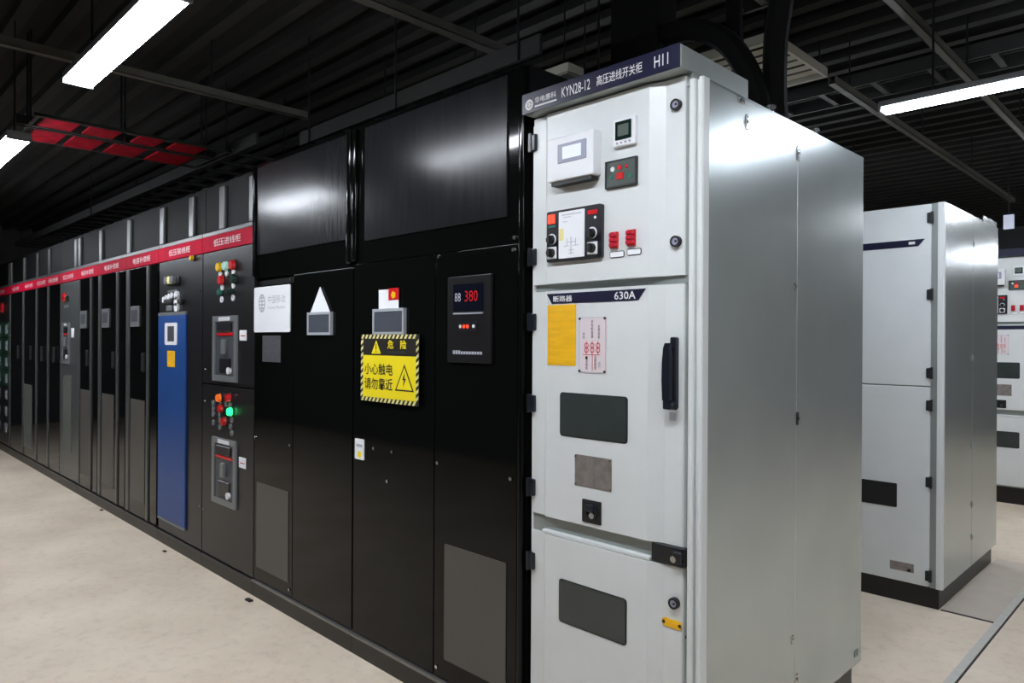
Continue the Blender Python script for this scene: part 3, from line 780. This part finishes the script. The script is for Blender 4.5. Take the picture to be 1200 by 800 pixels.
# cabinet under the blue cover
x0, x1 = -4.966, -4.066
t = banded('breaker_cabinet', 'dark cabinet with a tall blue cover sheet on its door', x0, x1, '低压联络柜', (x0 + 0.02, -4.295))
B().box(x0 + 0.004, x1 - 0.004, 0.0, 0.03, 0.112, B_Z0 - 0.004, 0.003).build('door', 'charcoal', t)
bc = B().box(-4.945, -4.36, -0.014, 0.0, 0.215, 1.835, 0.004).build('cover_sheet', 'blue', t); bc['label'] = 'tall bright blue cover sheet'
q = B().rrect(-4.790, -4.524, 1.603, 1.777, -0.017, -0.013, 0.02).build('card_pocket', 'plastic_white', bc)
B().rrect(-4.725, -4.585, 1.63, 1.75, -0.018, -0.0165, 0.004).build('pocket_window', 'breaker', bc)
B().box(-4.728, -4.570, -0.017, -0.013, 1.429, 1.556).build('amber_label', 'amber', bc)
B().box(-4.945, -4.36, -0.016, 0.0, 1.836, 1.860, 0.003, 1).build('cover_rail', 'breaker_frame', t)
B().box(-4.945, -4.36, -0.016, 0.0, 0.196, 0.212, 0.003, 1).build('cover_rail', 'breaker_frame', t)
for x, z in ((-4.98 + 0.02, 1.97), (-4.955, 1.48), (-4.955, 1.16), (-4.955, 0.36), (-4.10, 2.0), (-4.10, 0.43)):
    dots(t, [(x, z)])
B().box(-4.78, -4.50, -0.012, 0, 2.075, 2.135, 0.01).build('selector_panel', 'rubber', t)
for x, m in ((-4.72, 'breaker_frame'), (-4.655, 'pale_yellow'), (-4.59, 'breaker_frame')):
    B().cyl((x, -0.04, 2.11), (x, -0.01, 2.11), 0.03, 14).build('selector_knob', m, t)
B().box(-4.76, -4.56, -0.006, 0, 2.02, 2.034).build('selector_caption', 'breaker_frame', t)
for x, z in ((-4.86, 1.965), (-4.80, 1.975), (-4.74, 1.985), (-4.68, 1.992)):
    cap(t, x, z, 'plastic_white', 0.024)
B().box(-4.82, -4.64, -0.02, 0, 1.925, 1.965, 0.008).build('rotary_base', 'rubber', t)
B().box(-4.78, -4.66, -0.01, 0, 1.86 + 0.012, 1.915, 0.004).build('caption_block', 'breaker_frame', t)
for z in (1.985, 1.94, 1.895):
    B().cyl((-4.55, -0.02, z), (-4.55, 0, z), 0.036, 14).build('push_button', 'plastic_white', t)
B().box(-4.50, -4.42, -0.03, 0, 1.925, 1.955, 0.006).build('rotary_handle', 'rubber', t)
lens(t, -4.24, 2.252, 'lamp_yellow', 0.02)

# capacitor cabinets with grilles
def capacitor(x0, x1, label, words):
    t = banded('capacitor_cabinet', label, x0, x1, words, (x0 + 0.0,), group='black grille-door cabinets')
    xm = x1 - 0.27
    d = B().box(x0 + 0.095, xm, 0.0, 0.03, 0.112, B_Z0 - 0.004, 0.004).build('door', 'black', t)
    B().box(xm + 0.005, x1 - 0.055, 0.004, 0.03, 0.112, B_Z0 - 0.004, 0.004).build('side_strip', 'black', t)
    B().box(x0 + 0.002, x0 + 0.09, -0.008, 0.03, 0.112, B_Z0 - 0.004, 0.01, 3).build('upright', 'post_grey', t)
    B().box(xm - 0.02, xm + 0.03, -0.008, 0.01, 0.112, B_Z0 - 0.004, 0.008, 3).build('edge_light_strip', 'post_grey', t)  # raised grey strip added so the door edge catches light
    B().rrect(x0 + 0.13, x0 + 0.50, 0.24, 1.12, -0.003, 0.002, 0.006).build('grille', 'mesh', d)
    m = B().box(x0 + 0.14, x0 + 0.36, -0.012, 0.0, 1.755, 1.935, 0.004).build('controller', 'breaker_frame', t)
    B().box(x0 + 0.17, x0 + 0.33, -0.014, -0.011, 1.80, 1.90).build('screen', 'breaker', m)
    h = B().box(xm - 0.075, xm - 0.035, -0.03, 0.0, 1.37, 1.53, 0.008).build('handle', 'rubber', d)
    return t
capacitor(-5.80, -4.97, 'black capacitor cabinet with grille door immediately left of the blue cover', '电容补偿柜')
capacitor(-6.66, -5.80, 'black capacitor cabinet with grille door, middle one of three left of blue cover', '电容补偿柜')
capacitor(-7.42, -6.66, 'black capacitor cabinet with grille door, right of the narrow grey breaker cabinet', '电容补偿柜')

# narrow grey cabinet with single red lamp
x0, x1 = -8.17, -7.425
t = banded('breaker_cabinet', 'dark grey cabinet with one red pilot lamp above a tall breaker and pale grille', x0, x1, '低压出线柜', (x1 - 0.1,))
B().box(x0 + 0.004, x1 - 0.004, 0.0, 0.03, 0.112, B_Z0 - 0.004, 0.004).build('door', 'post_grey', t)
breaker(t, -8.03, -7.73, 1.369, 1.823)
B().box(-7.66, -7.56, -0.006, 0, 1.66, 1.76, 0.002, 1).build('breaker_tag', 'paper', t)
B().rrect(-8.02, -7.66, 0.40, 1.24, -0.003, 0.002, 0.006).build('grille', 'mesh_grey', t)
lens(t, -7.93, 2.105, 'lamp_red', 0.055)
lens(t, -7.80, 2.085, 'lamp_dark_green', 0.03)
for x in (-7.96, -7.88, -7.80):
    cap(t, x, 2.0, 'breaker_frame', 0.02)
dots(t, [(-8.15, 1.13), (-8.15, 0.33)])

# plain door cabinets further along
def plain(x0, x1, label, words, grille=False):
    t = banded('distribution_cabinet', label, x0, x1, words, (x0,), group='plain black doors far along the row')
    d = B().box(x0 + 0.085, x1 - 0.01, 0.0, 0.03, 0.112, B_Z0 - 0.004, 0.004).build('door', 'black', t)
    B().box(x0 + 0.002, x0 + 0.08, -0.008, 0.03, 0.112, B_Z0 - 0.004, 0.01, 3).build('upright', 'post_grey', t)
    B().box(x1 - 0.22, x1 - 0.17, -0.03, 0.0, 1.37, 1.55, 0.008).build('handle', 'rubber', d)
    if grille:
        B().rrect(x0 + 0.10, x1 - 0.2, 0.22, 1.05, -0.003, 0.002, 0.006).build('grille', 'mesh_grey', d)
    return t
plain(-8.757, -8.17, 'plain black door cabinet immediately left of the grey one with red lamp', '低压出线柜')
plain(-9.358, -8.757, 'plain black door cabinet, second left of the grey one with red lamp', '低压出线柜')
plain(-10.12, -9.358, 'black door cabinet with pale lower grille, near the far left end', '电容补偿柜', True)
plain(-10.99, -10.12, 'plain black door cabinet beside the green drawer cabinet', '电容补偿柜')

# green drawer cabinet at the far end
x0, x1 = -12.1, -10.995
t = banded('drawer_cabinet', 'dark green drawer cabinet with white labels at the far left end', x0, x1, '低压出线柜', (x1 - 0.05,))
B().box(x0 + 0.004, x1 - 0.004, 0.004, 0.03, 0.112, B_Z0 - 0.004).build('face', 'charcoal', t)
lens(t, -11.45, 2.09, 'lamp_red', 0.08)
for k in range(7):
    z0 = 0.25 + k * 0.235
    for (u, v) in ((x0 + 0.05, -11.56), (-11.53, x1 - 0.05)):
        d = B().box(u, v, -0.006, 0.01, z0, z0 + 0.22, 0.006).build('drawer', 'green_door' if k > 2 else 'charcoal', t)
        B().box(v - 0.18, v - 0.06, -0.012, -0.004, z0 + 0.05, z0 + 0.18).build('drawer_label', 'holder_edge', d)

# ------------------------------------------------------------------ overhead services
def strut(x, y0, y1, z, label, w=0.045, h=0.05):
    t = thing('strut_channel', label, 'strut', (x, (y0 + y1) / 2, z), 'steel struts under the ceiling')
    b = B()
    b.box(x - w / 2, x - w / 2 + 0.004, y0, y1, z, z + h).box(x + w / 2 - 0.004, x + w / 2, y0, y1, z, z + h).box(x - w / 2, x + w / 2, y0, y1, z, z + 0.004)
    b.build('channel', 'strut', t)
    yy = y0 + 0.3
    while yy < y1:
        B().cyl((x, yy, z), (x, yy, ZC), 0.006, 8).build('hanger_rod', 'rod', t)
        yy += 1.6
    return t
strut(-3.68, -3.6, 0.62, 3.3, 'long pale ceiling strut running behind the largest batten lamp', 0.05)
strut(-1.78, -3.6, 0.85, 3.3, 'ceiling strut above the black cabinet with the yellow sign', 0.07)
strut(0.034, -3.6, 8.0, 3.3, 'ceiling strut at the upper right passing over the right batten lamp')
strut(-0.6, 2.6, 8.0, 3.3, 'faint ceiling strut above the second white cabinet')

def cable_tray(x0, x1, y0, y1, z, label, along='x', step=0.35, group='cable ladder trays', rods=True):
    t = thing('cable_tray', label, 'cable tray', ((x0 + x1) / 2, (y0 + y1) / 2, z), group)
    if along == 'x':
        B().box(x0, x1, y0, y0 + 0.02, z, z + 0.09).build('side_rail', 'tray', t)
        B().box(x0, x1, y1 - 0.02, y1, z, z + 0.09).build('side_rail', 'tray', t)
        f = None
        n = int((x1 - x0) / step)
        for k in range(n):
            if f is None:
                f = B().box(x0 + 0.1, x0 + 0.14, y0 + 0.02, y1 - 0.02, z + 0.005, z + 0.03).build('rung', 'tray', t)
            else:
                c = f.copy(); C.objects.link(c); c.location.x = k * step
    else:
        B().box(x0, x0 + 0.02, y0, y1, z, z + 0.06).build('side_rail', 'tray', t)
        B().box(x1 - 0.02, x1, y0, y1, z, z + 0.06).build('side_rail', 'tray', t)
        n = int((y1 - y0) / step)
        f = None
        for k in range(n):
            if f is None:
                f = B().box(x0 + 0.02, x1 - 0.02, y0 + 0.1, y0 + 0.14, z + 0.005, z + 0.03).build('rung', 'tray', t)
            else:
                c = f.copy(); C.objects.link(c); c.location.y = k * step
    if rods:
        for px in (0.06, 0.5, 0.94):
            for q in (0, 1):
                if along == 'x':
                    X, Y = x0 + (x1 - x0) * px, (y0 - 0.005, y1 + 0.005)[q]
                else:
                    X, Y = (x0 - 0.005, x1 + 0.005)[q], y0 + (y1 - y0) * px
                B().cyl((X, Y, z), (X, Y, ZC), 0.007, 8).build('hanger_rod', 'rod', t)
    return t
cable_tray(-12.5, -3.9, 0.32, 0.8, 3.1, 'dark cable tray running above the red-banded row')
ct = cable_tray(-3.3, -1.05, 0.35, 0.95, 2.98, 'black cable tray above the black cabinets')
# red tray panels
t = cable_tray(-4.64, -4.56, -1.05, 0.29, 3.1, 'narrow ceiling tray flanked by two rows of red panels', 'y', 0.3)
for (u0, u1) in ((-0.93, -0.73), (-0.665, -0.47), (-0.35, -0.185), (-0.1, 0.12)):
    B().box(-4.545, -4.29, u0, u1, 3.1, 3.115, 0.002, 1).build('red_panel', 'dark_red', t)
for (u0, u1) in ((-0.92, -0.73), (-0.68, -0.49), (-0.41, -0.19), (-0.11, 0.16)):
    B().box(-5.0, -4.66, u0, u1, 3.1, 3.115, 0.002, 1).build('red_panel', 'dark_red', t)
B().box(-4.3, -4.28, -1.0, 0.3, 3.1, 3.12).build('panel_rail', 'tray', t)
B().box(-5.02, -5.0, -1.0, 0.3, 3.1, 3.12).build('panel_rail', 'tray', t)
for yv in (-0.98, 0.28):
    B().box(-5.02, -4.28, yv, yv + 0.02, 3.105, 3.12).build('cross_rail', 'tray', t)

# black riser duct and cables above the tall cabinet
t = thing('cable_riser', 'broad black cable riser dropping from ceiling behind the navy header', 'cable', (-0.85, 0.8, 2.5))
B().box(-0.995, -0.713, 0.8, 0.98, ROWTOP, ZC - 0.07, 0.02).build('duct', 'cable', t)
B().box(-1.03, -0.68, 0.78, 1.0, 2.98, 3.02, 0.004, 1).build('duct_flange', 'cable', t)
def cable(pts, r, label):
    P = [Vector(p) for p in pts]
    out = []
    for i in range(len(P) - 1):
        p0, p1, p2, p3 = P[max(i - 1, 0)], P[i], P[i + 1], P[min(i + 2, len(P) - 1)]
        for k in range(6):
            s = k / 6
            out.append(0.5 * ((2 * p1) + (-p0 + p2) * s + (2 * p0 - 5 * p1 + 4 * p2 - p3) * s * s + (-p0 + 3 * p1 - 3 * p2 + p3) * s ** 3))
    out.append(P[-1])
    return tag(B().tube(out, r).build('power_cable', 'cable'), label, 'cable', 'thick black cables above the tall cabinet')
cable([(-0.25, 0.85, 2.508), (-0.23, 0.84, 2.70), (-0.33, 0.8, 2.93), (-0.5, 0.82, 3.06), (-0.64, 0.85, 3.1), (-0.712, 0.88, 3.12)], 0.05, 'thick black cable arching from cabinet top left to the riser')
cable([(-0.17, 0.92, 2.508), (-0.19, 0.92, 2.70), (-0.16, 0.86, 2.92), (-0.12, 0.82, 3.06), (-0.075, 0.80, 3.35), (-0.06, 0.78, ZC - 0.07)], 0.05, 'thick black cable rising right to the ceiling')
cable([(-0.3, 1.0, 2.508), (-0.3, 1.0, 2.65), (-0.42, 1.05, 2.95), (-0.48, 1.1, 3.2), (-0.45, 1.1, ZC - 0.07)], 0.04, 'thick black cable climbing between the other two')
cable_tray(-0.65, 0.9, 1.25, 1.55, 3.42, 'dark cable tray above the tall white cabinet', 'x', 0.25)
cable_tray(-8, 4.5, 3.1, 3.45, 3.42, 'dark cable tray over the second aisle behind the right lamp')

# pale slats added as the lit patch of ceiling deck over the second aisle
t = thing('lit_deck_panel', 'pale slatted panel standing in for lit ceiling deck, seen between the black cables', 'lit_deck', (-0.95, 2.4, 3.45))
LX0, LX1, LY0, LY1 = -1.40, -0.72, 2.02, 2.84
for yy in (LY0, LY1 - 0.02):
    B().box(LX0, LX1, yy, yy + 0.02, 3.44, 3.50).build('frame_rail', 'lit_deck', t)
for xx in (LX0, LX1 - 0.02):
    B().box(xx, xx + 0.02, LY0 + 0.02, LY1 - 0.02, 3.44, 3.50).build('frame_rail', 'lit_deck', t)
f = None
for k in range(7):
    if f is None:
        f = B().prism_yz([(LY0 + 0.035, 3.470), (LY0 + 0.090, 3.462), (LY0 + 0.090, 3.466), (LY0 + 0.035, 3.474)], LX0 + 0.02, LX1 - 0.02).build('slat', 'lit_deck', t)
    else:
        c = f.copy(); C.objects.link(c); c.location.y = k * 0.112
for x in (LX0 + 0.05, LX1 - 0.05):
    for yy in (LY0 + 0.01, LY1 - 0.01):
        B().cyl((x, yy, 3.5), (x, yy, ZC), 0.006, 8).build('hanger_rod', 'rod', t)

# pale boxes added by the riser, standing in for lit bits of ceiling
for (x, y, w, d, lab) in ((-1.09, 0.57, 0.075, 0.06, 'larger pale box standing in for lit ceiling by the black riser, above the navy header'),
                          (-1.12, 0.76, 0.05, 0.05, 'smaller pale box standing in for lit ceiling by the black riser, above the navy header')):
    t = thing('lit_ceiling_piece', lab, 'lit ceiling piece', (x, y, 2.98), 'lit ceiling stand-ins under the tray')
    B().box(x - w, x + w, y - d, y + d, 2.93, 2.975, 0.005).build('case', 'lit_deck', t)
    B().cyl((x, y, 2.975), (x, y, ZC), 0.005, 8).build('hanger_rod', 'rod', t)
    B().box(x - w * 0.85, x + w * 0.85, y - d * 0.85, y + d * 0.85, 2.925, 2.93, 0.002, 1).build('cover', 'lit_deck', t)

# small glowing board added over the far cabinets
t = thing('glow_board', 'small white glowing board added above the distant cabinet', 'sign', (-0.385, 6.62, 2.8))
B().box(-0.43, -0.34, 6.6, 6.63, 2.81, 2.955, 0.003, 1).build('board', 'screen_white', t)  # board glows by itself though it is no lamp
B().cyl((-0.385, 6.615, 2.955), (-0.385, 6.615, ZC), 0.005, 8).build('hanger_rod', 'rod', t)

# floor debris
def debris(x, y, s, label):
    b = B()
    b.box(x - s, x + s, y - s * 0.5, y + s * 0.5, 0, s * 0.45, s * 0.2)
    for v in b.bm.verts:
        v.co.x += random.uniform(-s, s) * 0.2; v.co.y += random.uniform(-s, s) * 0.2
    tag(b.build('debris_chip', 'debris'), label, 'debris', 'dark chips on the floor')
debris(-3.15, -0.06, 0.028, 'dark chip on the pale floor by the black plinth')
debris(-4.61, -0.07, 0.020, 'tiny dark chip on the floor below the blue cover')
debris(-6.42, -0.03, 0.022, 'tiny dark chip on the floor by the grille cabinets')

for o in bpy.data.objects:
    if '_org' in o: del o['_org']
